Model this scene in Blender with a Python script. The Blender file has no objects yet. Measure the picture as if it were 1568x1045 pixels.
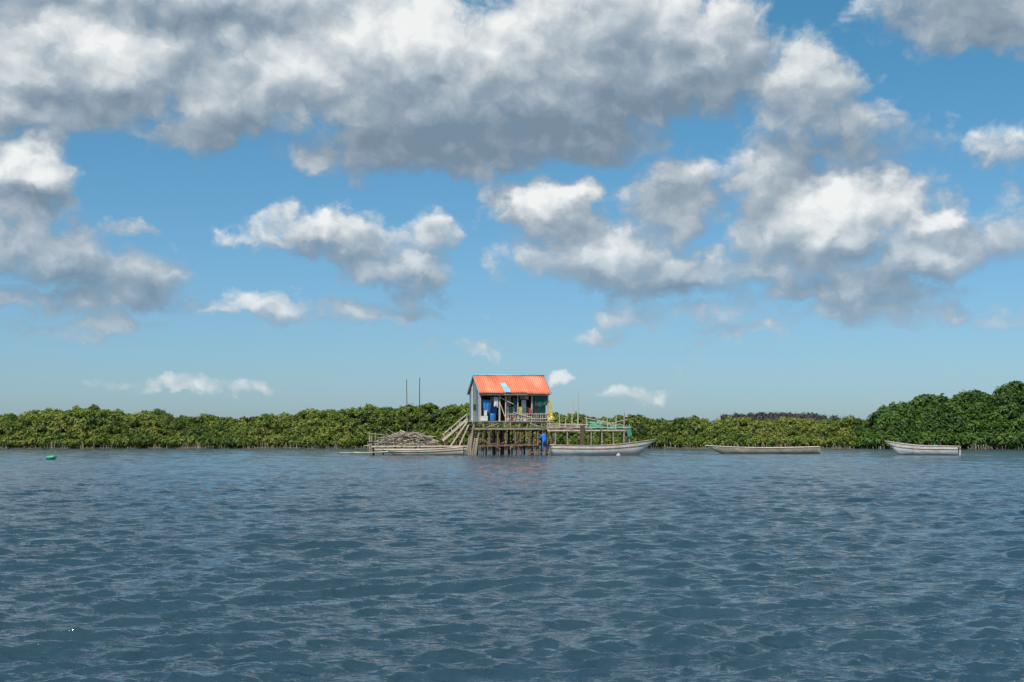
import bpy, math, random
import numpy as np
from mathutils import Vector, Matrix
random.seed(7); rng=np.random.default_rng(11)
scene=bpy.context.scene
R=math.radians
F=2178.0; HZ=666.4; CAMH=1.7
def X(u,D=121.0): return (u-784)/F*D
def Z(v,D=121.0): return CAMH+(HZ-v)/F*D

# ---------------------------------------------------------------- nodes helper
class G:
    def __init__(s,tree): s.t=tree; s.n=tree.nodes; s.l=tree.links
    def node(s,typ,**kw):
        n=s.n.new(typ)
        for k,v in kw.items(): setattr(n,k,v)
        return n
    def put(s,sock,v):
        if isinstance(v,bpy.types.NodeSocket): s.l.new(v,sock)
        elif v is not None: sock.default_value=v
    def math(s,op,a,b=None,c=None,clamp=False):
        n=s.node('ShaderNodeMath',operation=op,use_clamp=clamp)
        s.put(n.inputs[0],a); s.put(n.inputs[1],b); s.put(n.inputs[2],c); return n.outputs[0]
    def vm(s,op,a,b=None,c=None):
        n=s.node('ShaderNodeVectorMath',operation=op)
        s.put(n.inputs[0],a); s.put(n.inputs[1],b); s.put(n.inputs[2],c)
        return n.outputs['Value'] if op in('DOT_PRODUCT','LENGTH') else n.outputs[0]
    def noise(s,vec,scale,detail=4,rough=.55,dim='3D',dist=0.0):
        n=s.node('ShaderNodeTexNoise',noise_dimensions=dim)
        if vec is not None: s.put(n.inputs['Vector'],vec)
        n.inputs['Scale'].default_value=scale; n.inputs['Detail'].default_value=detail
        n.inputs['Roughness'].default_value=rough; n.inputs['Distortion'].default_value=dist
        return n
    def ramp(s,fac,stops):
        n=s.node('ShaderNodeValToRGB'); e=n.color_ramp.elements
        while len(e)<len(stops): e.new(.5)
        for el,(p,c) in zip(e,stops): el.position=p; el.color=(c[0],c[1],c[2],1)
        s.put(n.inputs[0],fac); return n.outputs[0]
    def mix(s,fac,a,b,blend='MIX'):
        n=s.node('ShaderNodeMix',data_type='RGBA',blend_type=blend)
        s.put(n.inputs[0],fac); s.put(n.inputs[6],a); s.put(n.inputs[7],b); return n.outputs[2]
    def mrange(s,v,a,b,c=0.,d=1.,smooth=True):
        n=s.node('ShaderNodeMapRange'); n.interpolation_type='SMOOTHSTEP' if smooth else 'LINEAR'
        s.put(n.inputs[0],v)
        for i,x in zip((1,2,3,4),(a,b,c,d)): n.inputs[i].default_value=x
        return n.outputs[0]
def c4(c): return (c[0],c[1],c[2],1)

def pmat(name,c1,c2,scale=3.,rough=.8,bump=.2,stretch=(1,1,1),metal=0.,lo=.35,hi=.65,third=None):
    m=bpy.data.materials.new(name); m.use_nodes=True; g=G(m.node_tree)
    b=m.node_tree.nodes['Principled BSDF']
    tc=g.node('ShaderNodeTexCoord'); mp=g.node('ShaderNodeMapping'); mp.inputs['Scale'].default_value=stretch
    g.l.new(tc.outputs['Object'],mp.inputs[0])
    n=g.noise(mp.outputs[0],scale,6,.6)
    col=g.ramp(n.outputs[0],[(lo,c1),(hi,c2)])
    if third:
        n2=g.noise(mp.outputs[0],scale*.35,3,.5)
        col=g.mix(g.mrange(n2.outputs[0],.5,.62),col,c4(third))
    g.l.new(col,b.inputs['Base Color']); b.inputs['Roughness'].default_value=rough; b.inputs['Metallic'].default_value=metal
    if bump:
        bp=g.node('ShaderNodeBump'); bp.inputs['Strength'].default_value=bump; bp.inputs['Distance'].default_value=.03
        n3=g.noise(mp.outputs[0],scale*4,4,.6); g.l.new(n3.outputs[0],bp.inputs['Height']); g.l.new(bp.outputs[0],b.inputs['Normal'])
    return m

# ---------------------------------------------------------------- mesh builder
class MB:
    def __init__(s): s.v=[]; s.f=[]
    def add(s,vs,fs):
        o=len(s.v); s.v+= [tuple(v) for v in vs]; s.f+=[tuple(i+o for i in f) for f in fs]
    def beam(s,p,q,w,h=None,up=(0,0,1)):
        h=h or w; p=Vector(p); q=Vector(q); d=(q-p).normalized(); up=Vector(up)
        if abs(d.dot(up))>.97: up=Vector((0,1,0))
        a=d.cross(up).normalized(); b=a.cross(d).normalized()
        c=[]
        for e in (p,q):
            for i,j in((-1,-1),(1,-1),(1,1),(-1,1)): c.append(e+a*(w/2*i)+b*(h/2*j))
        s.add(c,[(0,1,2,3),(7,6,5,4),(0,4,5,1),(1,5,6,2),(2,6,7,3),(3,7,4,0)])
    def tube(s,pts,r,n=6,r2=None):
        pts=[Vector(p) for p in pts]; m=len(pts); r2=r if r2 is None else r2
        vs=[];fs=[]
        for k,p in enumerate(pts):
            d=(pts[min(k+1,m-1)]-pts[max(k-1,0)]).normalized()
            up=Vector((0,0,1)) if abs(d.z)<.9 else Vector((0,1,0))
            a=d.cross(up).normalized(); b=a.cross(d); rr=r+(r2-r)*k/(m-1)
            for i in range(n):
                t=2*math.pi*i/n; vs.append(p+(a*math.cos(t)+b*math.sin(t))*rr)
        for k in range(m-1):
            for i in range(n):
                j=(i+1)%n; fs.append((k*n+i,k*n+j,(k+1)*n+j,(k+1)*n+i))
        fs.append(tuple(range(n))[::-1]); fs.append(tuple((m-1)*n+i for i in range(n)))
        s.add(vs,fs)
    def lathe(s,c,prof,n=14,ax=None):
        c=Vector(c); vs=[];fs=[]
        for r,z in prof:
            for i in range(n):
                t=2*math.pi*i/n; v=Vector((r*math.cos(t),r*math.sin(t),z))
                if ax: v=ax@v
                vs.append(c+v)
        for k in range(len(prof)-1):
            for i in range(n):
                j=(i+1)%n; fs.append((k*n+i,k*n+j,(k+1)*n+j,(k+1)*n+i))
        fs.append(tuple(range(n))[::-1]); fs.append(tuple((len(prof)-1)*n+i for i in range(n)))
        s.add(vs,fs)
    def blob(s,c,r,seed=0,n=12,m=18,lump=.2,flat=True):
        rr=random.Random(seed); ph=[(rr.uniform(1,5),rr.uniform(0,6),rr.uniform(1,5),rr.uniform(0,6)) for _ in range(5)]
        vs=[];fs=[]
        for i in range(n+1):
            th=math.pi*i/n
            for j in range(m):
                a=2*math.pi*j/m
                q=1+lump*sum(math.sin(round(p[0])*a+p[1])*math.sin(p[2]*th+p[3]) for p in ph)/2*math.sin(th)
                q+=rr.uniform(-.05,.05) if lump>.1 else 0
                z=math.cos(th)*q
                if flat: z=max(z,-.15)
                vs.append((c[0]+r[0]*q*math.sin(th)*math.cos(a),c[1]+r[1]*q*math.sin(th)*math.sin(a),c[2]+r[2]*z))
        for i in range(n):
            for j in range(m):
                k=(j+1)%m; fs.append((i*m+j,(i+1)*m+j,(i+1)*m+k,i*m+k))
        s.add(vs,fs)
    def cloth(s,c00,c10,c11,c01,nu=14,nv=12,amp=.05,seed=0,nrm=(0,-1,0)):
        rr=random.Random(seed); f1=rr.uniform(2,4);f2=rr.uniform(5,9);ph=rr.uniform(0,6)
        c00,c10,c11,c01=[Vector(c) for c in (c00,c10,c11,c01)]; nrm=Vector(nrm); vs=[];fs=[]
        for j in range(nv+1):
            v=j/nv
            for i in range(nu+1):
                u=i/nu
                p=c00.lerp(c10,u).lerp(c01.lerp(c11,u),v)
                p=p+nrm*amp*(math.sin(f1*6.28*u+ph+v)*.7+math.sin(f2*6.28*u+v*3)*.3)*(1-.4*v)
                p.z+=rr.uniform(-.02,.02)+(.08*math.sin(u*9+ph) if j==0 else 0)
                vs.append(p)
        w=nu+1
        for j in range(nv):
            for i in range(nu): fs.append((j*w+i,j*w+i+1,(j+1)*w+i+1,(j+1)*w+i))
        s.add(vs,fs)
    def obj(s,name,mat,parent=None,smooth=False,bevel=0):
        me=bpy.data.meshes.new(name); me.from_pydata(s.v,[],s.f); me.update()
        if smooth: me.polygons.foreach_set('use_smooth',[True]*len(me.polygons))
        o=bpy.data.objects.new(name,me); scene.collection.objects.link(o); me.materials.append(mat)
        if parent: o.parent=parent
        if bevel:
            b=o.modifiers.new('bevel','BEVEL'); b.width=bevel; b.segments=1
        return o
def empty(name,loc=(0,0,0),rz=0.,ry=0.,rx=0.):
    e=bpy.data.objects.new(name,None); scene.collection.objects.link(e); e.location=loc; e.rotation_euler=(R(rx),R(ry),R(rz)); e.empty_display_size=.3
    return e
def npmesh(name,verts,faces,mat,attr=None,smooth=False):
    me=bpy.data.meshes.new(name); nv=len(verts); nf,k=faces.shape
    me.vertices.add(nv); me.vertices.foreach_set('co',verts.astype(np.float32).ravel())
    me.loops.add(nf*k); me.loops.foreach_set('vertex_index',faces.astype(np.int32).ravel())
    me.polygons.add(nf); me.polygons.foreach_set('loop_start',np.arange(0,nf*k,k,dtype=np.int32))
    me.polygons.foreach_set('loop_total',np.full(nf,k,dtype=np.int32))
    if smooth: me.polygons.foreach_set('use_smooth',np.ones(nf,dtype=bool))
    me.update(calc_edges=True)
    if attr is not None:
        a=me.attributes.new('var','FLOAT','POINT'); a.data.foreach_set('value',attr.astype(np.float32))
    me.materials.append(mat)
    o=bpy.data.objects.new(name,me); scene.collection.objects.link(o); return o

# ---------------------------------------------------------------- camera / sun / world
cam=bpy.data.cameras.new('camera'); co=bpy.data.objects.new('camera',cam); scene.collection.objects.link(co)
co.location=(0,0,CAMH); co.rotation_euler=(R(90),0,0); cam.lens=50; cam.sensor_width=36; cam.shift_y=(HZ-522.5)/1568
cam.clip_start=.1; cam.clip_end=20000; scene.camera=co
SUN_EL=56; SUN_AZ=-150  # azimuth measured from +Y clockwise: behind-left of the camera
az=R(SUN_AZ); el=R(SUN_EL)
sd=Vector((math.sin(az)*math.cos(el),math.cos(az)*math.cos(el),math.sin(el)))
sun=bpy.data.lights.new('sun','SUN'); sun.energy=5.0; sun.angle=R(.5); sun.color=(1,.955,.88)
so=bpy.data.objects.new('sun',sun); scene.collection.objects.link(so); so.rotation_euler=sd.to_track_quat('Z','Y').to_euler(); so.location=(-30,-30,60)
scene.view_settings.view_transform='Standard'; scene.view_settings.look='None'; scene.view_settings.exposure=0

w=bpy.data.worlds.new('World'); scene.world=w; w.use_nodes=True
for n in list(w.node_tree.nodes): w.node_tree.nodes.remove(n)
try: w.cycles.sampling_method='NONE'
except Exception: pass
g=G(w.node_tree)
sky=g.node('ShaderNodeTexSky',sky_type='NISHITA'); sky.sun_disc=False; sky.sun_elevation=el; sky.sun_rotation=az; sky.air_density=1.; sky.dust_density=.6; sky.ozone_density=2.
tc=g.node('ShaderNodeTexCoord'); sx=g.node('ShaderNodeSeparateXYZ'); g.l.new(tc.outputs['Generated'],sx.inputs[0])
azn=g.math('MULTIPLY',g.math('ARCTAN2',sx.outputs[0],sx.outputs[1]),57.29578)
eln=g.math('MULTIPLY',g.math('ARCSINE',sx.outputs[2]),57.29578)
cb=g.node('ShaderNodeCombineXYZ'); g.l.new(azn,cb.inputs[0]); g.l.new(eln,cb.inputs[1]); P=cb.outputs[0]
tr_=g.ramp(g.math('DIVIDE',eln,40.),[(0.,(.60,.82,1.14)),(.10,(.56,.83,1.09)),(.22,(.50,.86,1.04)),(.43,(.40,.90,1.00)),(1.,(.45,.85,1.05))])
tint=g.mix(1.,sky.outputs[0],tr_,'MULTIPLY')
# window: hand-placed cloud masses in front, generic clouds elsewhere
wa=g.mrange(g.math('ABSOLUTE',azn),32,42,1.,0.); we=g.mrange(eln,27,35,1.,0.); win=g.math('MULTIPLY',wa,we)
def todeg(b):
    u,v,ru,rv,wt=b; a=math.atan((u-784)/F); e=math.atan((HZ-v)/F*math.cos(a)); k=math.degrees(1/F)
    return math.degrees(a),math.degrees(e),ru*k,rv*k,wt
def field(vec,blobs,base,kk=.25,sc=1.):
    acc=None
    for b in blobs:
        a,e,ra,re,wt=todeg(b); ra*=sc; re*=sc
        m=g.vm('MULTIPLY_ADD',vec,(1/ra,1/re,0),(-a/ra,-e/re,0))
        d=g.vm('DOT_PRODUCT',m,m)
        q=g.math('MULTIPLY_ADD',d,-wt,wt)
        acc=g.math('SMOOTH_MAX',q,base if acc is None else acc,kk)
    return acc
CL=[(560,80,310,118,1.4),(900,90,290,112,1.4),(400,140,150,75,1.),(650,165,180,70,1.1),(130,80,200,100,1.2),(10,120,130,85,1.),
    (300,0,420,38,1.),(1230,155,100,80,.9),(1095,70,75,80,1.1),(620,235,200,38,.8),(850,210,160,46,.95),(330,205,85,32,.75),(1310,200,70,55,.5),
    (1490,15,150,62,.9),(35,260,85,52,1.1),(20,315,90,46,.7),(70,390,120,44,.8),(170,415,100,36,.75),(210,355,60,18,.55),(80,455,160,26,.6),
    (140,500,90,18,.5),(485,350,85,40,.9),(400,360,50,24,.5),(570,370,80,34,.6),(620,420,78,50,.95),(655,345,45,30,.4),(560,484,140,18,.4),
    (400,470,100,16,.4),(830,320,78,48,1.),(900,385,130,62,1.1),(1010,425,110,46,.9),(1010,325,100,46,.65),(1040,265,65,32,.55),
    (1270,330,150,86,1.2),(1180,285,75,46,.8),(1425,335,80,36,1.),(1425,400,90,50,.9),(1140,425,90,44,.7),(1270,235,140,40,.5),
    (1330,445,180,34,.6),(1400,482,160,20,.45),(1525,215,70,24,.35),(1540,340,70,46,.45),(1040,482,120,18,.4),(860,577,24,16,.7),(290,592,90,12,.35),
    (985,602,50,14,.4),(730,540,45,12,.3),(1125,510,75,15,.4),(905,514,45,10,.3),(1370,500,60,12,.35),(1540,490,60,15,.4),
    (-400,200,260,120,.9),(1950,150,260,110,.9),(2300,380,240,70,.8),(700,-180,600,90,.7),(1500,-290,300,110,.8),(0,-300,300,90,.8)]
SH=[(650,45,190,80,.44),(470,100,150,60,.32),(160,70,120,65,.38),(30,250,80,34,.34),(830,310,60,28,.30),(930,380,90,36,.30),
    (1290,320,130,66,.48),(1425,328,50,20,.36),(1060,25,110,50,.16),(630,405,50,30,.26),(490,340,50,26,.2),(860,575,20,14,.2),(1210,110,80,40,.16),(20,90,70,50,.25),(1430,385,60,28,.2),(880,60,120,60,.08)]
DK=[(800,205,280,62,.40),(620,240,220,40,.40),(330,212,100,34,.28),(1000,160,200,70,.24),(1490,15,170,60,.30),(130,440,220,50,.32),
    (1020,300,110,40,.16),(560,480,160,22,.26),(210,355,60,22,.26),(1330,450,200,38,.30),(260,0,300,34,.26),(1260,240,140,40,.26),
    (1000,452,200,28,.28),(600,455,110,22,.26),(480,388,110,20,.24),(30,305,110,30,.24),(1290,400,120,26,.16),(130,165,160,26,.2)]
wn1=g.noise(g.vm('MULTIPLY',P,(.85,1.15,1)),.22,1,.5,'2D'); W1=g.vm('SUBTRACT',wn1.outputs['Color'],(.5,.5,.5))
wn2=g.noise(g.vm('MULTIPLY',P,(.9,1.1,1)),.75,4,.55,'2D'); W2=g.vm('SUBTRACT',wn2.outputs['Color'],(.5,.5,.5))
PW=g.vm('ADD',P,g.vm('MULTIPLY',W1,(2.0,1.1,0))); PW=g.vm('ADD',PW,g.vm('MULTIPLY',W2,(2.2,1.5,0)))
F0=field(PW,CL,-.7,sc=1.06)
F1=field(g.vm('ADD',PW,(-.5,.9,0)),CL[:48],-.7,sc=1.06)
def nz(off,det):
    pp=P if off is None else g.vm('ADD',P,off)
    return g.noise(g.vm('MULTIPLY',pp,(.85,1.05,1)),.42,det,.5,'2D',.1).outputs[0]
n0=nz(None,9); n1=nz((-.30,.55,0),2); n0s=nz(None,2)
bil=g.math('ABSOLUTE',g.math('SUBTRACT',g.noise(g.vm('ADD',g.vm('MULTIPLY',P,(.9,1.1,1)),g.vm('MULTIPLY',W2,(1.2,1.2,0))),.62,5,.55,'2D').outputs[0],.5))
d0=g.math('MULTIPLY_ADD',g.math('SUBTRACT',n0,.5),1.9,F0)
d0=g.math('ADD',d0,g.math('MULTIPLY_ADD',bil,1.4,-.14))
alpha=g.mrange(d0,-.25,.56)
rel=g.math('MULTIPLY_ADD',g.math('SUBTRACT',n0s,n1),.8,g.math('MULTIPLY',g.math('SUBTRACT',F0,F1),.36))
br=field(PW,SH,0.,.1); dk=field(PW,DK,0.,.1)
L=g.math('ADD',rel,.44); L=g.math('ADD',L,br); L=g.math('SUBTRACT',L,dk)
L=g.math('ADD',L,g.math('MULTIPLY_ADD',n0,.26,-.13)); L=g.math('ADD',L,g.math('MULTIPLY_ADD',bil,.95,-.09))
RAMP=[(0.,(1.9,2.65,3.45)),(.3,(3.0,3.75,4.5)),(.55,(4.6,5.25,5.8)),(.8,(7.0,7.4,7.6)),(1.,(9.0,9.1,9.0))]
ccol=g.ramp(L,RAMP)
haze=g.mrange(eln,0.,9.,.6,.97,False)
a2=g.math('MULTIPLY',g.math('MULTIPLY',alpha,haze),g.mrange(win,0.,.5))
bgA=g.node('ShaderNodeBackground'); bgA.inputs[1].default_value=.1; g.l.new(g.mix(a2,tint,ccol),bgA.inputs[0])
# elsewhere
gen=g.noise(tc.outputs['Generated'],3.2,4,.6); ga=g.math('MULTIPLY',g.mrange(gen.outputs[0],.5,.66,0.,.9),g.mrange(win,0.,.6,1.,0.))
bgB=g.node('ShaderNodeBackground'); bgB.inputs[1].default_value=.1; g.l.new(g.mix(ga,tint,(6.2,6.5,6.8,1)),bgB.inputs[0])
sel=g.math('GREATER_THAN',win,.001); ms=g.node('ShaderNodeMixShader'); g.l.new(sel,ms.inputs[0]); g.l.new(bgB.outputs[0],ms.inputs[1]); g.l.new(bgA.outputs[0],ms.inputs[2])
out=g.node('ShaderNodeOutputWorld'); g.l.new(ms.outputs[0],out.inputs[0])

# ---------------------------------------------------------------- water
def water():
    rows=[-400,-100,-30,-10,0,2.5,4.5]
    y=6.0
    while y<175: rows.append(y); y*=1.0027
    while y<9000: rows.append(y); y*=1.12
    rows=np.array(rows)
    s=np.linspace(-.44,.44,800); ext=np.array([.5,.6,.8,1.2,2,4,10,30]); s=np.concatenate([-ext[::-1],s,ext])
    Yg,Sg=np.meshgrid(rows,s,indexing='ij'); Xg=Sg*np.maximum(Yg,7.)
    x=Xg.ravel().astype(np.float32); y=Yg.ravel().astype(np.float32); D=np.maximum(y,6.)
    z=np.zeros_like(x); dx=np.zeros_like(x); dy=np.zeros_like(x)
    N=130; lam=np.exp(rng.uniform(math.log(.11),math.log(.80),N)); lam[:10]=rng.uniform(.9,2.4,10)
    for l in lam:
        th=R(-72)+rng.normal(0,.50) if l<.8 else R(-76)+rng.normal(0,.30)
        k=2*math.pi/l; kx,ky=k*math.cos(th),k*math.sin(th)
        sl=.042*(1.0 if l<.85 else .62)*rng.uniform(.5,1.4); a=sl/k
        fade=np.clip((l/(.0027*D)-2.2)/3,0,1)
        ph=rng.uniform(0,6.28); m=1+.6*np.sin(x*rng.uniform(-1.1,1.1)+y*rng.uniform(.1,.8)+rng.uniform(0,6.28))
        t=kx*x+ky*y+ph; A=a*fade*m
        z+=A*np.cos(t); sn=np.sin(t)*A*.7; dx-=sn*math.cos(th); dy-=sn*math.sin(th)
    edge=(np.abs(Sg.ravel())<=.6)&(y>5)&(y<176)
    z*=edge; dx*=edge; dy*=edge
    V=np.stack([x+dx,y+dy,z],1); nr,nc=Xg.shape
    i=np.arange(nr-1)[:,None]*nc+np.arange(nc-1)[None,:]; i=i.ravel()
    Fc=np.stack([i,i+1,i+1+nc,i+nc],1)
    m=bpy.data.materials.new('lagoon_water'); m.use_nodes=True; q=G(m.node_tree); b=m.node_tree.nodes['Principled BSDF']
    b.inputs['Roughness'].default_value=.07; b.inputs['IOR'].default_value=1.42
    tcn=q.node('ShaderNodeTexCoord'); n=q.noise(tcn.outputs['Object'],.05,3,.5)
    q.l.new(q.ramp(n.outputs[0],[(.35,(.020,.048,.066)),(.65,(.028,.062,.080))]),b.inputs['Base Color'])
    mp=q.node('ShaderNodeMapping'); mp.inputs['Rotation'].default_value=(0,0,R(14)); mp.inputs['Scale'].default_value=(.5,1.5,1); q.l.new(tcn.outputs['Object'],mp.inputs[0])
    n2=q.noise(mp.outputs[0],8.,3,.6); n3=q.noise(mp.outputs[0],1.8,3,.6)
    h=q.math('MULTIPLY_ADD',n3.outputs[0],3.0,n2.outputs[0])
    bp=q.node('ShaderNodeBump'); bp.inputs['Strength'].default_value=.6; bp.inputs['Distance'].default_value=.045
    q.l.new(h,bp.inputs['Height']); q.l.new(bp.outputs[0],b.inputs['Normal'])
    return npmesh('sea_water',V,Fc,m,smooth=True)
water()

# ---------------------------------------------------------------- ground behind the shore
gm=pmat('shore_mud',(.07,.055,.035),(.14,.11,.07),.6,.95,.4)
nx=160; xs=np.linspace(-260,260,nx); ys=np.concatenate([[-.8,0,1.5,6,20],np.array([60,200,700,3000])])
def shore(x): return 181.5+1.3*np.sin(x*.13+1)+.9*np.sin(x*.37)+1.2*np.sin(x*.051+2)
V=[];
for j,yy in enumerate(ys):
    for xx in xs:
        zz=-.3 if j==0 else (.05 if j==1 else .25)
        V.append((xx*(1+max(0,yy-60)/400),float(shore(xx))+yy,zz))
i=(np.arange(len(ys)-1)[:,None]*nx+np.arange(nx-1)[None,:]).ravel()
npmesh('ground',np.array(V),np.stack([i,i+1,i+1+nx,i+nx],1),gm)

# ---------------------------------------------------------------- mangroves
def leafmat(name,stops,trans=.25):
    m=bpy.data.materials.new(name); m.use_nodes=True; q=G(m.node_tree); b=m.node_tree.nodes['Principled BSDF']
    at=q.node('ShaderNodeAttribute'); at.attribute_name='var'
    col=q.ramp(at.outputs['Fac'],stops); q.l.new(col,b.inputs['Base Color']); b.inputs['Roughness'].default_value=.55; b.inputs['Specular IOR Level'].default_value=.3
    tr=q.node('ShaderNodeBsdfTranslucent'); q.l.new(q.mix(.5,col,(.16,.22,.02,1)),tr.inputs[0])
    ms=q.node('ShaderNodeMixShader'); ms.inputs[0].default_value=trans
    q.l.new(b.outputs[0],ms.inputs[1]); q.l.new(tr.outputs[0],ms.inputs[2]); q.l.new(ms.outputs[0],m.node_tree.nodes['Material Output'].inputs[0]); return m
def foliage(name,crowns,mat,nl,ls):
    cr=np.array(crowns); n=len(cr); C=np.repeat(cr,nl,axis=0); T=len(C)
    d=rng.normal(size=(T,3)); d[:,2]+=.3; d[:,1]-=.15; d/=np.linalg.norm(d,axis=1)[:,None]
    ph=np.repeat(rng.uniform(0,6.28,(n,3)),nl,axis=0)
    lump=.82+.2*np.sin(d[:,0]*5+ph[:,0])*np.sin(d[:,2]*5+ph[:,1])+.12*np.sin(d[:,1]*9+d[:,0]*7+ph[:,2])
    rad=lump*(1-.35*rng.random(T)**2.2)
    p=C[:,:3]+d*C[:,3:6]*rad[:,None]
    nn=d*1.2+rng.normal(0,.45,(T,3)); nn[:,2]+=.35; nn/=np.linalg.norm(nn,axis=1)[:,None]
    t=np.cross(nn,rng.normal(size=(T,3))); t/=np.linalg.norm(t,axis=1)[:,None]; bt=np.cross(nn,t)
    s=ls*rng.uniform(.6,1.3,T)[:,None]
    V=np.stack([p-t*s,p-bt*s*.55,p+t*s,p+bt*s*.55],1).reshape(-1,3)
    Fc=np.arange(4*T).reshape(-1,4)
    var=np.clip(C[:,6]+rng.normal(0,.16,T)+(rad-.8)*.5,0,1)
    return npmesh(name,V,Fc,mat,attr=np.repeat(var,4))
def prof(us,vs,D):
    xs=[X(u,D) for u in us]; zs=[Z(v,D) for v in vs]; return lambda x: float(np.interp(x,xs,zs))
top=prof([-900,-500,-200,0,60,130,200,300,380,440,520,600,700,780,900,1000,1100,1200,1340,1568,2000,2600],
         [622,630,626,635,630,624,629,637,640,631,626,622,619,622,637,639,642,641,641,628,622,632],186)
cr=[]; 
for row in range(8):
    x=-105+random.uniform(0,1)
    while x<105:
        y0=float(shore(x)); tz=top(x)+.22*math.sin(x*.9)+.15*math.sin(x*2.3+1)+random.uniform(-.25,.2)
        if random.random()<.05: tz+=.3
        fr=[.24,.42,.6,.78,.93,1.,1.,.97][row]; r=random.uniform(.55,1.15)
        rz=r*random.uniform(.7,.95); zc=max(.25+rz*.75,tz*fr-rz)
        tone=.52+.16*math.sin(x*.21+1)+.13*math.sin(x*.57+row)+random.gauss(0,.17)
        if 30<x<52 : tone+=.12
        cr.append((x,y0+.5+row*.85+random.uniform(-.5,.5),zc,r,r,rz,min(max(tone,.05),.95)))
        x+=random.uniform(.6,1.1)
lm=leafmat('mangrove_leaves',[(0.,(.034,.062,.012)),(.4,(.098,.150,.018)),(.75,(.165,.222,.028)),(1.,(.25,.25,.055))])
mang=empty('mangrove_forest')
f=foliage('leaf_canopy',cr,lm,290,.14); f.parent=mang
cm=pmat('painted_canopy_shade',(.010,.016,.005),(.022,.030,.010),1.5,1.,.3)  # near-black colour paints the shade inside both canopies, on an added backing hull
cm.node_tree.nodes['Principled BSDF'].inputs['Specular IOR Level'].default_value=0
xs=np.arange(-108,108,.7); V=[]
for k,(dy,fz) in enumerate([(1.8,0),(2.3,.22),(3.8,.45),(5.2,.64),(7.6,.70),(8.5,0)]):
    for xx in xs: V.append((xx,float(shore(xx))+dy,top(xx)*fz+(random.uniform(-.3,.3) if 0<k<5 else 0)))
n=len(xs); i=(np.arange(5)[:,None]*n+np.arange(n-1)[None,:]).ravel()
c=npmesh('dark_canopy_backing',np.array(V),np.stack([i,i+1,i+1+n,i+n],1),cm); c.parent=mang  # backing hull added behind the leaves to close sky gaps
rm=pmat('mangrove_bark',(.15,.12,.085),(.34,.29,.22),4,.9,.3)
def roots(name,xa,xb,n,nb,off=0,tp=top,sh=shore,par=None):
    b=MB()
    for _ in range(n):
        x=random.uniform(xa,xb); y=float(sh(x))+random.uniform(-.3,.6)+off; h=random.uniform(.3,.9); l=random.uniform(-.5,.5)
        b.tube([(x,y+.3,h),(x+l*.6,y,h*.75),(x+l,y-.3,-.15)],random.uniform(.015,.035),3)
    for _ in range(nb):
        x=random.uniform(xa,xb); t=random.uniform(.25,.7)*tp(x); y=float(sh(x))+off+(-.35+t*.6); l=random.uniform(-.5,.5); h=random.uniform(.3,.8)
        b.tube([(x,y+.5,t-h*.5),(x+l*.4,y+.1,t),(x+l,y-.1,t+h*.5)],random.uniform(.015,.03),3,.01)
    return b.obj(name,rm,par)
roots('prop_roots_and_branches',-75,75,1300,1300,par=mang)

# nearer headland on the right
Dh=172
htop=prof([1325,1345,1365,1400,1450,1500,1535,1550,1568,1640,1800,2200],[676,640,624,611,604,599,603,590,584,588,600,610],Dh+4)
def hshore(x): return Dh+2.2+.8*np.sin(x*.5)+.5*np.sin(x*1.3)+ (np.clip(46.5-x,0,10)**1.3)*.9
cr=[]
for row in range(9):
    x=X(1338,Dh)
    while x<100:
        tz=htop(x)+.25*math.sin(x*1.1)+random.uniform(-.3,.25)
        fr=[.2,.36,.52,.66,.8,.9,1.,1.,1.][row]; r=random.uniform(.75,1.4)
        r=min(r,tz*.5); rz=r*.85
        cr.append((x,float(hshore(x))+.5+row*.8+random.uniform(-.4,.4),max(.25+rz*.8,tz*fr-rz),r,r,rz,random.uniform(.15,.65)))
        x+=random.uniform(.8,1.3)
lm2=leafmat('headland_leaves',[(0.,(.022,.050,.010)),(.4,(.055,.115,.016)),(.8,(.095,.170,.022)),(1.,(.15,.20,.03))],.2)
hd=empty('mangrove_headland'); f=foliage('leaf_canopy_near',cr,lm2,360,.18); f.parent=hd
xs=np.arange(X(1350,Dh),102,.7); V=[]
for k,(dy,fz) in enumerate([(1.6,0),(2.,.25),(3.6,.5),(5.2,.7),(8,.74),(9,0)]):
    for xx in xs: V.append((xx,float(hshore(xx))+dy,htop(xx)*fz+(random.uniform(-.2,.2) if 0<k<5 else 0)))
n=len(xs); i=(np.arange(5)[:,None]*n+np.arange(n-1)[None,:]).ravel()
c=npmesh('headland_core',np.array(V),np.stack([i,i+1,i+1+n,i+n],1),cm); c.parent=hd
roots('headland_roots',X(1345,Dh),62,220,160,tp=htop,sh=hshore,par=hd)

# distant bare grey thicket behind the tree line
Dt=235; gb=MB(); gmat=pmat('bare_branches',(.06,.055,.055),(.13,.115,.11),3,.95,0); crd=[]
for _ in range(420):
    u=random.gauss(1195,45); u=min(max(u,1105),1285); x=X(u,Dt); v=random.uniform(629,641)+abs(u-1190)*.04
    zt=Z(v,Dt); y=Dt+random.uniform(-4,4)
    gb.tube([(x,y,0.2),(x+random.uniform(-.2,.2),y,zt*.7),(x+random.uniform(-.5,.5),y,zt)],.06,3,.015)
    for _k in range(2):
        a=random.uniform(-.7,.7); gb.tube([(x,y,zt*.75),(x+a,y,zt*random.uniform(.86,.98))],.03,3,.01)
bt=empty('bare_tree_thicket'); gb.obj('bare_trunks',gmat,bt)
for _ in range(200):
    u=min(max(random.gauss(1190,45),1110),1280); v=random.uniform(630,640)+abs(u-1190)*.03; r=random.uniform(.5,1.0); crd.append((X(u,Dt),Dt+random.uniform(-2,2),Z(v,Dt)-r,r,r,r,random.uniform(.1,.6)))
lm3=leafmat('grey_leaves',[(0.,(.03,.034,.026)),(.5,(.06,.062,.045)),(1.,(.11,.105,.08))],.1)
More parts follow.
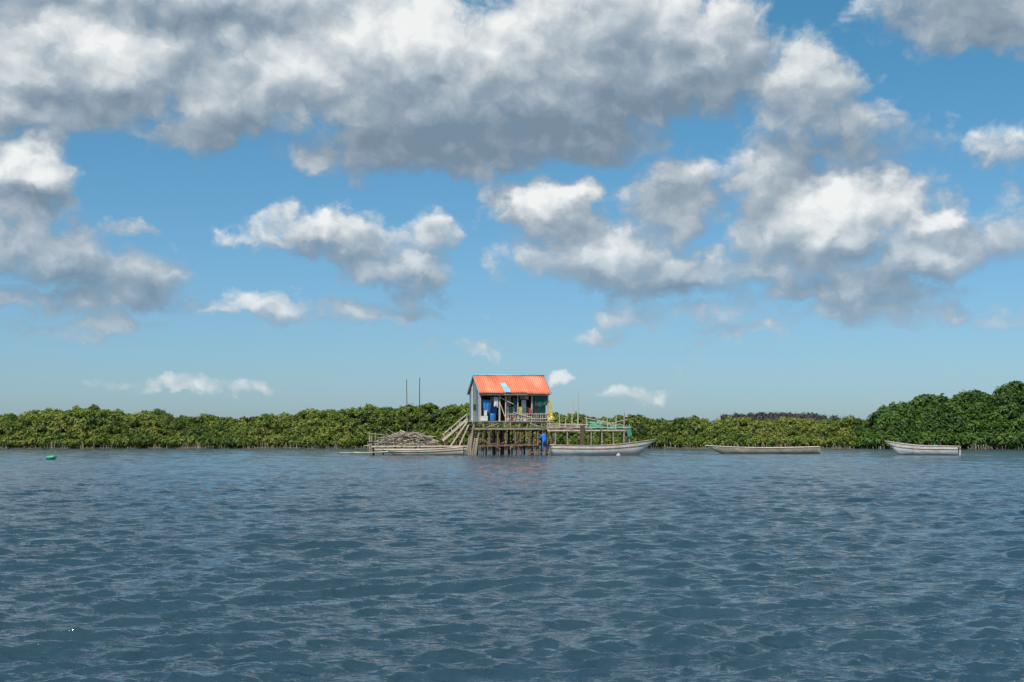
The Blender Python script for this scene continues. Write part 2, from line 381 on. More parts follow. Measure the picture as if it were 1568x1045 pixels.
f=foliage('thicket_twigs',crd,lm3,160,.17); f.parent=bt

# ---------------------------------------------------------------- materials for structures
wood =pmat('weathered_wood',(.24,.19,.135),(.46,.385,.29),2.5,.9,.4,(1,1,6))
woodl=pmat('pale_wood',(.40,.33,.24),(.64,.55,.42),2.5,.85,.3,(1,1,5))
woodd=pmat('dark_brown_wood',(.05,.033,.024),(.15,.095,.06),3,.8,.5,(1,1,3))  # darker brown timber for rear stilts, lower deck, dock posts and poles
pile =pmat('reddish_piles',(.12,.065,.042),(.32,.19,.13),3,.85,.5,(1,1,2))
greyw=pmat('grey_driftwood',(.17,.14,.11),(.42,.36,.28),3,.9,.4)
roofm=pmat('orange_roof_sheet',(.58,.125,.055),(.72,.20,.10),1.2,.65,.1,(1,.4,.4),third=(.70,.27,.17))
bluew=pmat('blue_grey_paint',(.07,.11,.135),(.19,.26,.30),3,.8,.3,(1,1,.3))
whitep=pmat('white_paint_worn',(.45,.46,.45),(.78,.78,.75),4,.7,.2)
cyanm=pmat('cyan_sheet',(.13,.42,.55),(.28,.58,.68),2,.6,.2)
bluet=pmat('blue_tarp',(.01,.11,.35),(.03,.22,.52),3,.55,.3)
greenw=pmat('teal_green_paint',(.015,.15,.11),(.06,.28,.20),3,.75,.3)
dgreen=pmat('dark_green_cloth',(.008,.06,.05),(.02,.12,.10),3,.8,.3)
darkm=pmat('painted_interior_shade',(.015,.015,.016),(.05,.043,.035),3,.95,.2)  # shade of the open door and windows, painted as near-black sheets
yell=pmat('yellow_net',(.50,.38,.04),(.72,.60,.12),6,.8,.4)
netg=pmat('green_net',(.02,.16,.10),(.10,.36,.24),7,.85,.8)
netb=pmat('brown_net',(.09,.07,.05),(.25,.20,.14),8,.95,.9)
rope=pmat('pale_rope',(.35,.32,.26),(.6,.56,.48),6,.9,.2)
redm=pmat('red_plastic',(.45,.04,.03),(.60,.09,.05),4,.5,.1)

# ---------------------------------------------------------------- stilt house
HX=X(735); hut=empty('stilt_house',(HX,121,0),16)
W=6.05; DP=3.6; FL=2.9; EV=5.3; RD=6.86
def corr(x0,x1,ya,za,yb,zb,pitch=.19,amp=.028,seed=0,t=.0):
    b=MB(); n=int((x1-x0)/pitch*6); m=4; vs=[]; fs=[]
    for j in range(m+1):
        v=j/m
        for i in range(n+1):
            x=x0+(x1-x0)*i/n; h=amp*math.sin((x)/pitch*2*math.pi)+.012*math.sin(x*2.1+v*3+seed)+t
            vs.append((x,ya+(yb-ya)*v,za+(zb-za)*v+h))
    for j in range(m):
        for i in range(n): a=j*(n+1)+i; fs.append((a,a+1,a+n+2,a+n+1))
    b.add(vs,fs); return b
r=corr(-.12,1.95,-.38,EV-.02,1.8,RD)
r1=corr(1.9,4.1,-.36,EV+.0,1.8,RD,t=.02); o=len(r.v); r.v+=r1.v; r.f+=[tuple(k+o for k in q) for q in r1.f]
r1=corr(4.05,W+.2,-.42,EV-.05,1.8,RD,t=.0); o=len(r.v); r.v+=r1.v; r.f+=[tuple(k+o for k in q) for q in r1.f]
r1=corr(-.12,W+.2,DP+.35,EV-.05,1.8,RD); o=len(r.v); r.v+=r1.v; r.f+=[tuple(k+o for k in q) for q in r1.f]
ro=r.obj('roof_sheets',roofm,hut,True); sm=ro.modifiers.new('thick','SOLIDIFY'); sm.thickness=.015
sl=(RD-EV)/(2.18)
b2=corr(2.05,2.5,-.40,EV+.04,.75,EV+.04+sl*1.13,t=.03); 
for k in range(len(b2.v)): vx=b2.v[k]; b2.v[k]=(vx[0]-.18*(vx[1]-0.2),vx[1],vx[2])
b2.obj('roof_patch',cyanm,hut,True)
b=MB(); b.tube([(-.16,1.8,RD+.045),(W+.24,1.8,RD+.045)],.05,8); b.obj('ridge_cap',cyanm,hut,True)
b=MB()
b.beam((-.05,-.3,EV-.11),(W+.1,-.3,EV-.11),.04,.09)
for k in range(8):
    x=.02+k*(W-.04)/7; b.beam((x,-.33,EV-.07),(x,1.78,RD-.1),.05,.07); b.beam((x,DP+.3,EV-.07),(x,1.82,RD-.1),.05,.07)
for y in(-.3,0.,DP): b.beam((0,y+.06,EV-.2),(W,y+.06,EV-.2),.06,.08)
b.obj('roof_timbers',wood,hut)
b=MB(); b.beam((-.17,-.38,EV-.03),(-.17,1.78,RD-.02),.03,.09); b.beam((-.17,DP+.35,EV-.06),(-.17,1.82,RD-.02),.03,.09); b.beam((W+.24,-.38,EV-.03),(W+.24,1.78,RD-.02),.03,.09); b.obj('barge_boards',cyanm,hut)
mb={0:MB(),1:MB(),2:MB()}; y=0.06; k=0
while y<DP-.02:
    wd=random.uniform(.16,.26); yc=min(y+wd/2,DP-.05); t=EV+(RD-EV)*(1-abs(yc-1.8)/1.8)*.96-.08
    c=random.choice([0,0,0,1,2,0]); zb=FL+random.choice([0,0,.05]); 
    mb[c].beam((random.uniform(-.012,.012),yc,zb),(0,yc,t),.025,wd-.015,up=(0,1,0)); y+=wd
mb[0].obj('gable_planks_blue',bluew,hut); mb[1].obj('gable_planks_white',whitep,hut); mb[2].obj('gable_planks_wood',wood,hut)
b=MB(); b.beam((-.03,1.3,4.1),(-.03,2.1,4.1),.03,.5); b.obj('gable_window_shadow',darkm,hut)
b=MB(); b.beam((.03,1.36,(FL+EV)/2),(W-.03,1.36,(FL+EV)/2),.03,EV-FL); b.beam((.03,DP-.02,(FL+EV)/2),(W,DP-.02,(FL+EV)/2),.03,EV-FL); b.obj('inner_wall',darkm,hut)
mb={0:MB(),1:MB(),2:MB(),3:MB()}
def planks(x0,x1,z0,z1,y,choices,jz=.05):
    x=x0
    while x<x1-.04:
        wd=min(random.uniform(.12,.2),x1-x); mb[random.choice(choices)].beam((x+wd/2,y+random.uniform(-.01,.01),z0+random.uniform(0,jz)),(x+wd/2,y,z1-random.uniform(0,jz)),wd-.012,.022,up=(0,1,0)); x+=wd
planks(.05,.55,FL,EV-.2,1.3,[0,0,1]); planks(1.25,1.75,FL,EV-.3,1.3,[0,2,2,1])
planks(2.55,4.5,FL,4.15,.62,[3,3,3,1]); planks(4.75,W,FL,EV-.3,.62,[3,3,3,3,0]); planks(2.55,2.95,4.15,EV-.2,.62,[3,2]); planks(3.7,4.5,4.75,EV-.2,.62,[1,3,2])
planks(.55,1.25,FL,3.6,1.28,[0,3])
y=.7
while y<DP: 
    mb[random.choice([3,3,2])].beam((W-.02,y,FL),(W-.02,y,EV+(RD-EV)*(1-abs(y-1.8)/1.8)*.96-.1),.022,.17,up=(0,1,0)); y+=.18
for k,(m,nm) in enumerate([(bluew,'wall_planks_blue'),(whitep,'wall_planks_white'),(wood,'wall_planks_wood'),(greenw,'wall_planks_green')]): mb[k].obj(nm,m,hut)
b=MB()
for x,tw in((.02,.11),(1.72,.12),(2.28,.09),(3.35,.07),(4.62,.1),(W-.02,.12)): b.beam((x+random.uniform(-.05,.05),0,FL-.02),(x,.02,EV-.24),tw)
b.beam((1.74,-.04,4.9),(2.95,-.04,4.35),.05,.06); b.beam((2.3,-.05,FL+.1),(1.75,-.05,4.4),.04,.07)
b.obj('porch_posts',woodl,hut)
b=MB(); x=2.45
while x<W: b.beam((x,-.04,FL+.02),(x+random.uniform(-.05,.05),-.04,FL+.62+random.uniform(-.05,.1)),.045,.02); x+=random.uniform(.14,.26)
b.beam((2.35,-.075,FL+.58),(W,-.075,FL+.62),.03,.06); b.beam((2.35,-.078,FL+.2),(W,-.078,FL+.22),.03,.05); b.beam((2.9,-.115,FL+.75),(4.6,-.115,FL+.3),.03,.07)
b.obj('porch_railing',woodl,hut)
b=MB(); b.cloth((.25,-.02,3.75),(.85,-.02,3.55),(.95,0,4.65),(.2,0,4.7),seed=3,amp=.07); b.cloth((1.15,.6,3.3),(1.6,.5,3.4),(1.6,.5,4.2),(1.2,.6,4.2),seed=5,amp=.06)
b.obj('blue_tarp_hanging',bluet,hut,True)
b=MB(); b.cloth((4.85,-.1,4.15),(5.95,-.1,4.25),(5.98,-.06,5.12),(4.8,-.06,5.12),seed=8); b.cloth((3.0,.1,4.0),(3.3,.1,4.1),(3.35,.1,4.9),(2.9,.1,4.9),seed=2); b.obj('green_curtain',dgreen,hut,True)
b=MB(); b.cloth((W+.02,-.35,FL+.1),(W+.42,-.3,FL+.2),(W+.22,-.1,4.6),(W+.02,-.12,4.65),seed=4,amp=.08); b.blob((W+.2,-.3,FL+.12),(.26,.2,.3),5); b.obj('yellow_net_hanging',yell,hut,True)
b=MB(); b.cloth((1.2,-.06,4.2),(1.55,-.06,4.1),(1.6,-.04,4.9),(1.25,-.04,4.95),seed=6); b.cloth((3.75,.4,3.9),(4.2,.4,3.8),(4.2,.4,4.7),(3.8,.4,4.7),seed=16)
b.cloth((.3,-.1,3.35),(.6,-.1,3.3),(.62,-.08,3.8),(.3,-.08,3.8),seed=26)
b.beam((.35,-.1,FL+.02),(.35,-.1,FL+.42),.5,.35,up=(0,1,0)); b.obj('white_laundry_and_cooler',whitep,hut)
b=MB(); b.lathe((1.05,-.2,FL),[(.2,0),(.23,.1),(.22,.3),(.23,.55),(.2,.62)]); b.obj('blue_drum',bluet,hut,True)
b=MB(); b.lathe((2.75,-.3,FL),[(.12,0),(.15,.3),(.16,.31)]); b.cloth((4.3,-.12,3.5),(4.55,-.12,3.5),(4.55,-.1,4.0),(4.3,-.1,4.0),seed=31); b.obj('red_bucket_and_rag',redm,hut,True)
b=MB(); b.cloth((3.45,-.12,3.45),(3.7,-.12,3.4),(3.7,-.1,4.1),(3.42,-.1,4.1),seed=33); b.obj('yellow_rag',yell,hut,True)
b=MB(); x=-.75
while x<W+.25: b.beam((x,-.75+random.uniform(-.08,.05),FL-.04),(x,DP+.2,FL-.04),.17,.045); x+=.185
b.obj('deck_planks',woodl,hut)
b=MB()
for y in(-.62,.9,2.4,DP): b.beam((-.85,y,FL-.145),(W+.35,y,FL-.145),.1,.15)
b.beam((-.8,-.7,2.22),(W+.3,-.7,2.25),.1,.16)
for y in(.9,2.4,DP): b.beam((-.8,y,2.22),(W+.3,y,2.25),.1,.16)
x=-.7
while x<W+.3: b.beam((x,-.69,2.34),(x+random.uniform(-.1,.1),-.69,FL-.23),.08,.08); x+=random.uniform(.45,.8)
b.beam((.3,-.77,2.32),(1.4,-.77,2.68),.05,.08); b.beam((4.2,-.77,2.68),(5.6,-.77,2.3),.05,.08)
b.obj('deck_beams',wood,hut)
b=MB(); x=-.75
while x<W+.2: b.beam((x,-.6,2.36),(x,DP,2.36),.2,.03); x+=.34
b.obj('lower_deck',woodd,hut)
b=MB(); b3=MB(); 
for j,y in enumerate((-.6,.85,2.35,DP)):
    for x in (-.6,.05,.75,1.45,2.2,2.95,3.5,4.25,5.0,5.7,6.2):
        if j in(1,2) and random.random()<.35: continue
        rr=random.uniform(.07,.125); x+=random.uniform(-.1,.1)
        (b if j<2 else b3).tube([(x+random.uniform(-.08,.08),y,-1.2),(x,y,.8),(x,y,2.15)],rr,8,rr*.85)
b.beam((-.7,-.78,.78),(4.9,-.78,.86),.08,.15); b.beam((-.5,-.8,1.6),(1.6,-.8,.5),.06,.1); b.beam((2.4,-.8,.5),(4.,-.8,1.9),.06,.1)
b.obj('front_stilts',pile,hut,False); b3.obj('rear_stilts',woodd,hut)
b=MB()
for k in range(20):
    x=random.uniform(-.4,4.4); y=random.uniform(-.5,1.2); z=random.choice([.9,.92,.95]); b.beam((x,y,z),(x+random.uniform(.4,1.4),y+random.uniform(-.3,.3),z+random.uniform(0,.2)),.08,.08)
b.beam((-.5,.4,.84),(5.,.4,.84),1.4,.05); b.obj('stored_planks_below',pile,hut)
b=MB()
for k in range(6): 
    x=-1.25+k*.16; b.beam((x-.25,-1.0,-.4),(x+.1,-.85,random.uniform(1.4,2.5)),.10,.03,up=(0,1,0))
b.obj('leaning_boards',wood,hut)

# ---------------------------------------------------------------- staircase
st=empty('wooden_staircase',(X(680),120.4,Z(674)),0)
dxs=X(716)-X(680); dz=Z(642)-Z(674); b=MB()
for y in(0,1.15): b.beam((-.1,y,-.05),(dxs,y,dz),.07,.2)
for k in range(9):
    t=(k+.4)/9; b.beam((dxs*t,-.04,dz*t+.06),(dxs*t,1.2,dz*t+.06),.24,.045)
b.beam((-.1,-.06,.45),(dxs,-.06,dz+.45),.05,.08)
for t in(0.02,.33,.66,.98): b.beam((dxs*t,-.02,dz*t-.05),(dxs*t,-.02,dz*t+.48),.06)
b.beam((.3,-.1,-.9),(2.,-.1,dz-.2),.06,.12); b.beam((.9,-.14,-1.4),(dxs+.1,-.14,dz-.5),.05,.1)
b.obj('stringers_and_treads',woodl,st)
b=MB()
for x,z in((.1,.1),(.9,.85),(1.6,1.6)):
    for y in(.1,1.1): b.tube([(x,y,-2.4),(x,y,z)],.07,6)
b.obj('support_posts',pile,st)

# ---------------------------------------------------------------- left dock with pile
dk_=empty('wooden_dock',(0,0,0)); b=MB(); b2=MB()
zt=.75
x=X(572)
while x<X(722): b.beam((x,119.9+random.uniform(-.15,.1),zt),(x,122.2,zt+.02),.16,.04); x+=.19
b.beam((X(571),119.82,zt-.02),(X(722),119.82,zt+.0),.03,.14); b.beam((X(575),119.80,zt-.26),(X(716),119.80,zt-.22),.03,.12)
b.obj('dock_planks',woodl,dk_)
for u in range(572,722,16):
    b2.tube([(X(u)+random.uniform(-.15,.15),120.1,-1),(X(u),120.1,zt+random.choice([-.02,.05,.45,.7]))],.06,6)
    b2.tube([(X(u)+random.uniform(-.15,.15),122.,-1),(X(u),122.,zt+random.choice([-.02,.05,.45,.7]))],.06,6)
for y in(120.05,122.05): b2.beam((X(568),y,zt-.09),(X(725),y,zt-.09),.08,.12)
b2.obj('dock_posts',woodd,dk_)
b=MB()
for u,v in((568,661),(577,663),(590,666),(604,664),(571,668)): b.tube([(X(u)+.05,119.9,-.8),(X(u),119.9,Z(v))],.05,6)
b.tube([(X(564),119.85,Z(664)),(X(612),119.85,Z(668))],.035,6); b.tube([(X(566),119.83,Z(676)),(X(612),119.83,Z(679))],.035,6)
b.obj('dock_railing',greyw,dk_)
dp=empty('driftwood_pile',(X(624),121,zt)); b=MB(); bp_=MB()
for k in range(280):
    x=random.gauss(-.3,1.5); x=max(-2.9,min(2.2,x)); hmax=1.10*math.exp(-(x/2.3)**4); z=random.uniform(.02,max(.1,hmax)); l=random.uniform(.5,1.7); a=random.gauss(0,.55); e=random.gauss(0,.2)
    d=Vector((math.cos(a)*math.cos(e),math.sin(a)*math.cos(e),math.sin(e)))*l/2; c=Vector((x,random.uniform(-.85,.6),z)); 
    bd=Vector((random.uniform(-.1,.1),0,random.uniform(-.08,.12)))
    (bp_ if random.random()<.25 else b).tube([c-d,c+bd,c+d],random.uniform(.022,.06),5,random.uniform(.015,.04))
b.obj('driftwood_sticks',greyw,dp); bp_.obj('pale_sticks',woodl,dp)
b=MB(); b.blob((-.1,.1,0),(1.6,.7,.75),3,lump=.3); b.blob((1.5,-.2,0),(.8,.5,.45),8,lump=.3); b.blob((-1.9,0,0),(.8,.6,.6),9,lump=.3); b.obj('net_heap',netb,dp)
b=MB()
for k in range(26):
    x=random.uniform(-.8,2.8); b.beam((x-.5,-.95+random.uniform(0,.3),random.uniform(.0,.2)),(x+.6,-.9+random.uniform(0,.3),random.uniform(.05,.5)),.09,.03)
b.obj('pale_scrap_boards',woodl,dp)
b=MB(); b.tube([(X(624),120.3,-1),(X(624.5),120.3,2.5),(X(623.5),120.3,Z(582))],.055,6,.028); b.obj('mooring_pole',woodd)
b=MB(); b.tube([(X(643.5),120.6,-1),(X(643),120.6,2.5),(X(643),120.6,Z(579))],.065,6,.03); o=b.obj('mooring_pole',woodd)
b=MB()
for k in range(5): b.tube([(X(522)+random.uniform(0,1.5),119.3+k*.16,.14+random.uniform(0,.12)),(X(560),119.4+k*.16,.2),(X(610),119.4+k*.14,.26+random.uniform(0,.15))],.05,6,.035)
b.obj('floating_pole_raft',woodl)

# ---------------------------------------------------------------- right pier
pr=empty('fishing_pier'); b=MB(); zt=Z(657)
x=X(842)
while x<X(963): b.beam((x,120.2+random.uniform(-.1,.1),zt-.02),(x,122.4,zt-.02+random.uniform(-.01,.01)),.16,.045); x+=.185
b.obj('pier_planks',wood,pr)
b=MB()
for y in(120.25,122.3): b.beam((X(838),y,zt-.13),(X(965),y,zt-.11),.09,.15)
b.beam((X(838),120.1,zt+.42),(X(900),120.12,zt+.36),.05,.07); b.beam((X(838),120.12,zt+.14),(X(965),120.12,zt+.12),.05,.06)
b.obj('pier_beams',woodl,pr)
b=MB()
for u,vt in((850,655),(868,654),(905,655),(921,655),(938,655),(955,632),(963,650)): 
    b.tube([(X(u)+random.uniform(-.1,.1),120.3,-1),(X(u),120.3,Z(vt))],.065,7,.055); b.tube([(X(u)+random.uniform(-.2,.2),122.2,-1),(X(u),122.2,zt)],.065,7)
b.obj('pier_posts',wood,pr)
b=MB(); b.beam((X(891),120.18,-.8),(X(891),120.18,Z(652)),.36,.3,up=(0,1,0)); b.obj('thick_post',woodd,pr,bevel=.02)
b=MB()
for u,vt,vb in((884.5,602,657),(877,612,650),(856,634,657),(866,640,657),(842,636,657),(897,636,657),(929,640,658),(943,634,658)): b.tube([(X(u)+random.uniform(-.12,.12),120.35,Z(vb)),(X(u),120.35,Z(vt))],.045 if u<884 or u>885 else .06,6,.03)
b.beam((X(894),120.4,Z(640)),(X(934),120.4,Z(648)),.04,.05); b.beam((X(925),120.35,Z(650)),(X(960),120.35,Z(643)),.04,.05)
b.obj('net_poles',woodl,pr)
b=MB(); b.blob((X(912),121,zt),(.95,.6,.62),21,lump=.3); b.blob((X(944),121,zt),(.85,.5,.34),22,lump=.3); b.cloth((X(960),120.1,Z(669)),(X(966),120.1,Z(668)),(X(965),120.15,Z(652)),(X(957),120.15,Z(653)),seed=9); b.obj('green_net_pile',netg,pr,True)
b=MB()
for k in range(60):
    x=random.uniform(X(896),X(958)); y=random.uniform(120.4,121.2); z=zt+.25+random.uniform(0,.4)*math.exp(-((x-X(914))/1.6)**2)
    pts=[(x,y,z)]
    for j in range(4): x+=random.uniform(-.25,.25); y+=random.uniform(-.1,.1); z+=random.uniform(-.1,.08); pts.append((x,y,max(z,zt+.05)))
    b.tube(pts,.018,4)
b.obj('net_ropes',rope,pr)
b=MB(); b.blob((X(870),121,zt),(.75,.5,.32),31,lump=.3); b.obj('brown_net_pile',netb,pr,True)
b=MB()
for k in range(40):
    x=random.uniform(X(843),X(892)); a=random.uniform(-.3,.3); l=random.uniform(.4,1.2); z=zt+random.uniform(.05,.3); b.tube([(x-l/2,120.5+random.uniform(0,1),z),(x+l/2,120.6+random.uniform(0,1),z+a*.5)],.025,4)
b.obj('loose_sticks',greyw,pr)

# ---------------------------------------------------------------- boats
def boat(name,loc,rz,L,B,hb,hm,hs,mo,mi,mr,seats=4,band=None,rake=.8,draft=.15,ends=False):
    e=empty(name,loc,rz); NS=36
    def sec(s,inn=0.):
        if s<.5: bb=B/2*(.80+.2*math.sin(math.pi*s)) if not ends else B/2*(.35+.65*math.sin(math.pi*min(s,.5))**.7)
        else: bb=B/2*max(.015,1-((s-.5)/.5)**2.3)
        sh=hm+(hb-hm)*max(0,(s-.35)/.65)**2.2+(hs-hm)*(1-s)**2.5
        k=-draft+(hb*.62+draft)*max(0,(s-.82)/.18)**2
        if inn: bb=max(bb-inn,.004); k=min(k+inn*2.2,sh-.03)
        pts=[]
        for t,zz in((0,0),(.5,.10),(.80,.26),(.90,.55),(.96,.8),(1.,1.)):
            pts.append((s*L-L/2+zz*rake*s**5,bb*t,k+(sh-k)*zz))
        return pts,sh
    def shell(inn):
        vs=[];fs=[]; 
        for i in range(NS+1):
            p,_=sec(i/NS,inn); row=[(a,-y,c) for a,y,c in p[::-1]]+[(a,y,c) for a,y,c in p[1:]]
            vs+=row
        w=11
        for i in range(NS):
            for j in range(w-1): fs.append((i*w+j,i*w+j+1,(i+1)*w+j+1,(i+1)*w+j))
        fs.append(tuple(range(w))); return vs,fs
    b=MB(); b.add(*shell(0)); b.obj('hull',mo,e,True)
    b=MB(); b.add(*shell(.05)); b.obj('inner_hull',mi,e,True)
    b=MB()
    for sg in(-1,1):
        pts=[]
        for i in range(0,NS+1):
            p,sh=sec(i/NS); pts.append((p[-1][0],sg*(p[-1][1]-.02),p[-1][2]+.012))
        b.tube(pts,.05,6)
    p,sh=sec(0); b.beam((p[-1][0]-.01,-p[-1][1],sh),(p[-1][0]-.01,p[-1][1],sh),.07,.07)
    b.obj('gunwale',mr,e,True)
    if band:
        b=MB()
        for sg in(-1,1):
            pts=[]
            for i in range(0,NS+1):
                p,_=sec(i/NS); q=[p[4][k]*.8+p[3][k]*.2 for k in range(3)]; pts.append((q[0],sg*(q[1]+.012),q[2]))
            b.tube(pts,.028,5)
        b.obj('rub_strake',band,e,True)
    b=MB()
    for k in range(seats):
        s=.12+.68*k/(max(seats-1,1)); p,sh=sec(s,.05); y=p[-1][1]; b.beam((p[-1][0],-y,sh-.16),(p[-1][0],y,sh-.16),.28,.05)
    b.obj('thwarts',mr,e)
    b=MB(); vs=[]; fs=[]
    for i in range(7):
        p,sh=sec(.84+.16*i/6,.03); vs+=[(p[-1][0],-p[-1][1],sh-.02),(p[-1][0],p[-1][1],sh-.02)]
    for i in range(6): fs.append((2*i,2*i+1,2*i+3,2*i+2))
    b.add(vs,fs); b.obj('bow_deck',mi,e)
    return e
hullw=pmat('cream_boat_paint',(.58,.54,.47),(.84,.81,.76),1.6,.5,.15,(1,1,2),third=(.64,.54,.44))
hulli=pmat('boat_inside',(.20,.17,.13),(.38,.33,.26),2,.8,.2)
hulli2=pmat('boat_inside_pale',(.40,.34,.25),(.58,.50,.38),2,.8,.2)
gunb=pmat('brown_gunwale',(.20,.10,.06),(.40,.25,.16),3,.7,.2)
hullt=pmat('ochre_boat_paint',(.36,.29,.18),(.58,.50,.37),1.6,.6,.3,(1,1,3),third=(.30,.28,.22))
hullg=pmat('pale_boat_paint',(.46,.43,.39),(.74,.72,.68),1.6,.5,.2,(1,1,3))
redb=pmat('faded_brown_strake',(.26,.19,.14),(.46,.37,.29),3,.7,.1)
pb=boat('fishing_boat',((X(843)+X(992))/2-.1,119.0,0),2.5,(X(992)-X(843)),1.75,1.35,.78,.86,hullw,hulli,gunb,5,gunb,.75)
b=MB(); b.beam((-3.9,0,.55),(-3.9,0,.95),.4,.3,up=(0,1,0)); b.obj('crate_in_stern',whitep,pb)
b2=boat('fishing_boat',(X(1172,129),129,0),181.5,X(1258,129)-X(1090,129)-.2,1.7,.74,.50,.62,hullt,hulli2,woodl,6,None,.6)
b=MB(); 
for k in range(10): x=random.uniform(-3,2); b.beam((x,random.uniform(-.4,.4),.42),(x+random.uniform(.8,2),random.uniform(-.4,.4),.50),.09,.04)
b.obj('oars_and_boards',woodl,b2)
b3=boat('fishing_boat',(X(1421,119),119.8,0),152,5.6,1.7,1.18,.76,.74,hullg,hulli2,redb,3,redb,.6)
b=MB(); b.blob((-.9,0,.45),(.7,.45,.42),41); b.obj('net_in_boat',netg,b3,True)
cn=boat('old_canoe',(X(655),118.9,0),-1.5,X(712)-X(600),1.2,.46,.42,.70,pmat('canoe_wood',(.42,.34,.25),(.66,.57,.44),2.2,.8,.4,(1,1,5),third=(.30,.24,.17)),hulli,woodl,3,wood,.4)
cn.rotation_euler[2]=R(178.5)

# buoys
def buoy(name,loc,r,mat):
    b=MB(); pr_=[(r*.06,-r)]+[(r*math.cos(t),r*math.sin(t)) for t in [R(a) for a in(-60,-35,-10,15,40,62)]]+[(r*.18,r*.98),(r*.16,r*1.25),(r*.05,r*1.28)]
    b.lathe(loc,pr_,16); b.tube([(loc[0]+.0,loc[1],loc[2]-r),(loc[0]+.2,loc[1]-.2,loc[2]-r-1)],.01,4); return b.obj(name,mat,None,True)
wb=buoy('mooring_buoy',(X(947,117.5),117.5,-.01),.18,rope)
gD=98; e=empty('green_float',(X(78,gD),gD,.02)); e.scale=(.85,.85,.8); gmt=pmat('green_plastic',(.01,.20,.12),(.03,.32,.20),4,.45,.1)
b=MB(); ax=Matrix.Rotation(R(80),3,'Y'); b.lathe((-.3,0,.1),[(.05,-.12),(.17,-.08),(.2,.05),(.2,.55),(.15,.66),(.06,.70),(.06,.78),(.03,.79)],14,ax); b.obj('jug_body',gmt,e,True)
b=MB(); b.tube([(0,0,.25),(.02,0,.36),(.22,0,.36),(.26,0,.24)],.025,6); b.obj('jug_handle',gmt,e,True)

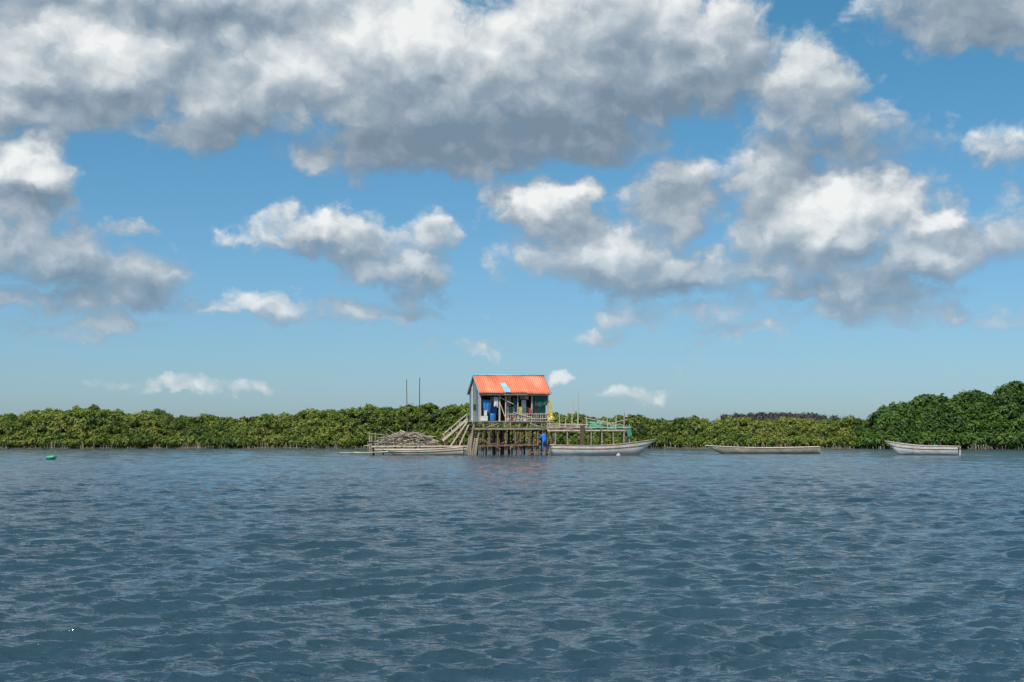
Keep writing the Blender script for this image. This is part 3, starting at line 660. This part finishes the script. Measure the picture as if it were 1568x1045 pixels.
# ---------------------------------------------------------------- person
def person():
    e=empty('person',(X(833),118.95,.30),-55)
    J={'pel':((0,0,.90),.165),'sp':((-.03,0,1.10),.16),'ch':((-.10,0,1.30),.175),'nk':((-.16,0,1.45),.065),'hd0':((-.19,0,1.53),.075),'hd1':((-.215,0,1.62),.10),'hd2':((-.21,0,1.70),.07)}
    E=[('pel','sp'),('sp','ch'),('ch','nk'),('nk','hd0'),('hd0','hd1'),('hd1','hd2')]
    for s,sg in(('l',-1),('r',1)):
        J['sh'+s]=((-.11,sg*.21,1.38),.085); J['el'+s]=((-.26,sg*.29,1.13),.06); J['wr'+s]=((-.48,sg*.17,1.20),.036); J['pa'+s]=((-.55,sg*.14,1.22),.036)
        J['hp'+s]=((0,sg*.11,.86),.115); J['kn'+s]=((-.09,sg*.15,.47),.078); J['an'+s]=((.03,sg*.15,.08),.05); J['to'+s]=((-.15,sg*.16,.04),.045)
        E+= [('ch','sh'+s),('sh'+s,'el'+s),('el'+s,'wr'+s),('wr'+s,'pa'+s),('pel','hp'+s),('hp'+s,'kn'+s),('kn'+s,'an'+s),('an'+s,'to'+s)]
    def skin(name,J,E,root,lv):
        ks=list(J); me=bpy.data.meshes.new(name); me.from_pydata([J[k][0] for k in ks],[(ks.index(a),ks.index(b)) for a,b in E],[]); me.update()
        o=bpy.data.objects.new(name,me); scene.collection.objects.link(o)
        m=o.modifiers.new('skin','SKIN'); m.use_smooth_shade=True
        sv=me.skin_vertices[0].data
        for i,k in enumerate(ks): sv[i].radius=(J[k][1],J[k][1]); sv[i].use_root=(k==root)
        s=o.modifiers.new('sub','SUBSURF'); s.levels=lv; s.render_levels=lv
        dg=bpy.context.evaluated_depsgraph_get(); nm=bpy.data.meshes.new_from_object(o.evaluated_get(dg)); o.modifiers.clear(); o.data=nm; o.parent=e; return o
    o=skin('body',J,E,'pel',2); me=o.data
    skinm=pmat('skin',(.22,.11,.07),(.30,.16,.10),8,.6,0); blue=pmat('blue_jacket',(.01,.14,.50),(.02,.22,.65),5,.8,.4); tr=pmat('navy_trousers',(.015,.08,.28),(.03,.13,.38),5,.85,.3); bo=pmat('boots',(.02,.02,.02),(.05,.05,.04),5,.6,.1); hair=pmat('black_hair',(.008,.006,.005),(.02,.016,.012),20,.7,.3)
    me.materials.clear()
    for m in(skinm,blue,tr,bo): me.materials.append(m)
    for p in me.polygons:
        c=p.center; p.material_index=0 if (c.z>1.475 or c.x<-.47) else (1 if c.z>.84 else (2 if c.z>.14 else 3))
    H=MB(); H.blob((-.195,0,1.675),(.112,.100,.105),2,10,16,.02,False); H.obj('hair',hair,e,True)
    fce=MB(); fce.blob((-.318,0,1.625),(.022,.016,.03),1,8,8,0,False)
    for sg in(-1,1): fce.blob((-.205,sg*.103,1.62),(.026,.012,.035),3,8,8,0,False)
    fce.obj('nose_and_ears',skinm,e,True)
    ey=MB()
    for sg in(-1,1): ey.blob((-.305,sg*.035,1.655),(.01,.014,.009),3,6,8,0,False)
    ey.blob((-.302,0,1.575),(.01,.028,.006),3,6,8,0,False); ey.obj('eyes_and_mouth',hair,e,True)
    fj={};fe=[]
    for s,sg in(('l',-1),('r',1)):
        pa=Vector(J['pa'+s][0])
        for k,(dy,l) in enumerate(((-.030,.07),(-.010,.082),(.010,.078),(.030,.062))):
            o0=pa+Vector((-.01,dy,0)); o1=pa+Vector((-.05,dy*1.1,-.0)); o2=o1+Vector((-l*.45,0,-l*.35)); o3=o2+Vector((l*.05,0,-l*.45))
            nn=[f'{s}{k}{q}' for q in range(4)]
            for a,b_,r_ in zip(nn,(o0,o1,o2,o3),(.011,.010,.009,.008)): fj[a]=(tuple(b_),r_)
            fe+=[(nn[q],nn[q+1]) for q in range(3)]
        t0=pa+Vector((.02,-sg*.02,-.01)); t1=pa+Vector((-.01,-sg*.05,-.02)); t2=pa+Vector((-.045,-sg*.055,-.04))
        nn=[f'{s}t{q}' for q in range(3)]
        for a,b_,r_ in zip(nn,(t0,t1,t2),(.013,.011,.009)): fj[a]=(tuple(b_),r_)
        fe+=[(nn[0],nn[1]),(nn[1],nn[2])]
    h=skin('fingers',fj,fe,'l00',1); h.data.materials.clear(); h.data.materials.append(skinm)
    return e
person()
b=MB(); b.beam((X(812),119.05,.25),(X(846),119.05,.27),.8,.06)
b.tube([(X(815),118.8,-1),(X(815),118.8,.3)],.05,6); b.tube([(X(843),119.2,-1),(X(843),119.2,.3)],.05,6)
# handrail the person holds: runs across at hand height
px,py=X(833),118.95; hx,hy=px-.58*math.cos(R(55)),py+.58*math.sin(R(55))
b.tube([(hx-.6,hy-.40,1.46),(hx+.6,hy+.44,1.46)],.03,6); b.tube([(hx-.6,hy-.40,-1),(hx-.6,hy-.40,1.5)],.035,6); b.tube([(hx+.6,hy+.44,-1),(hx+.6,hy+.44,1.5)],.035,6)
b.obj('landing_plank',pile)
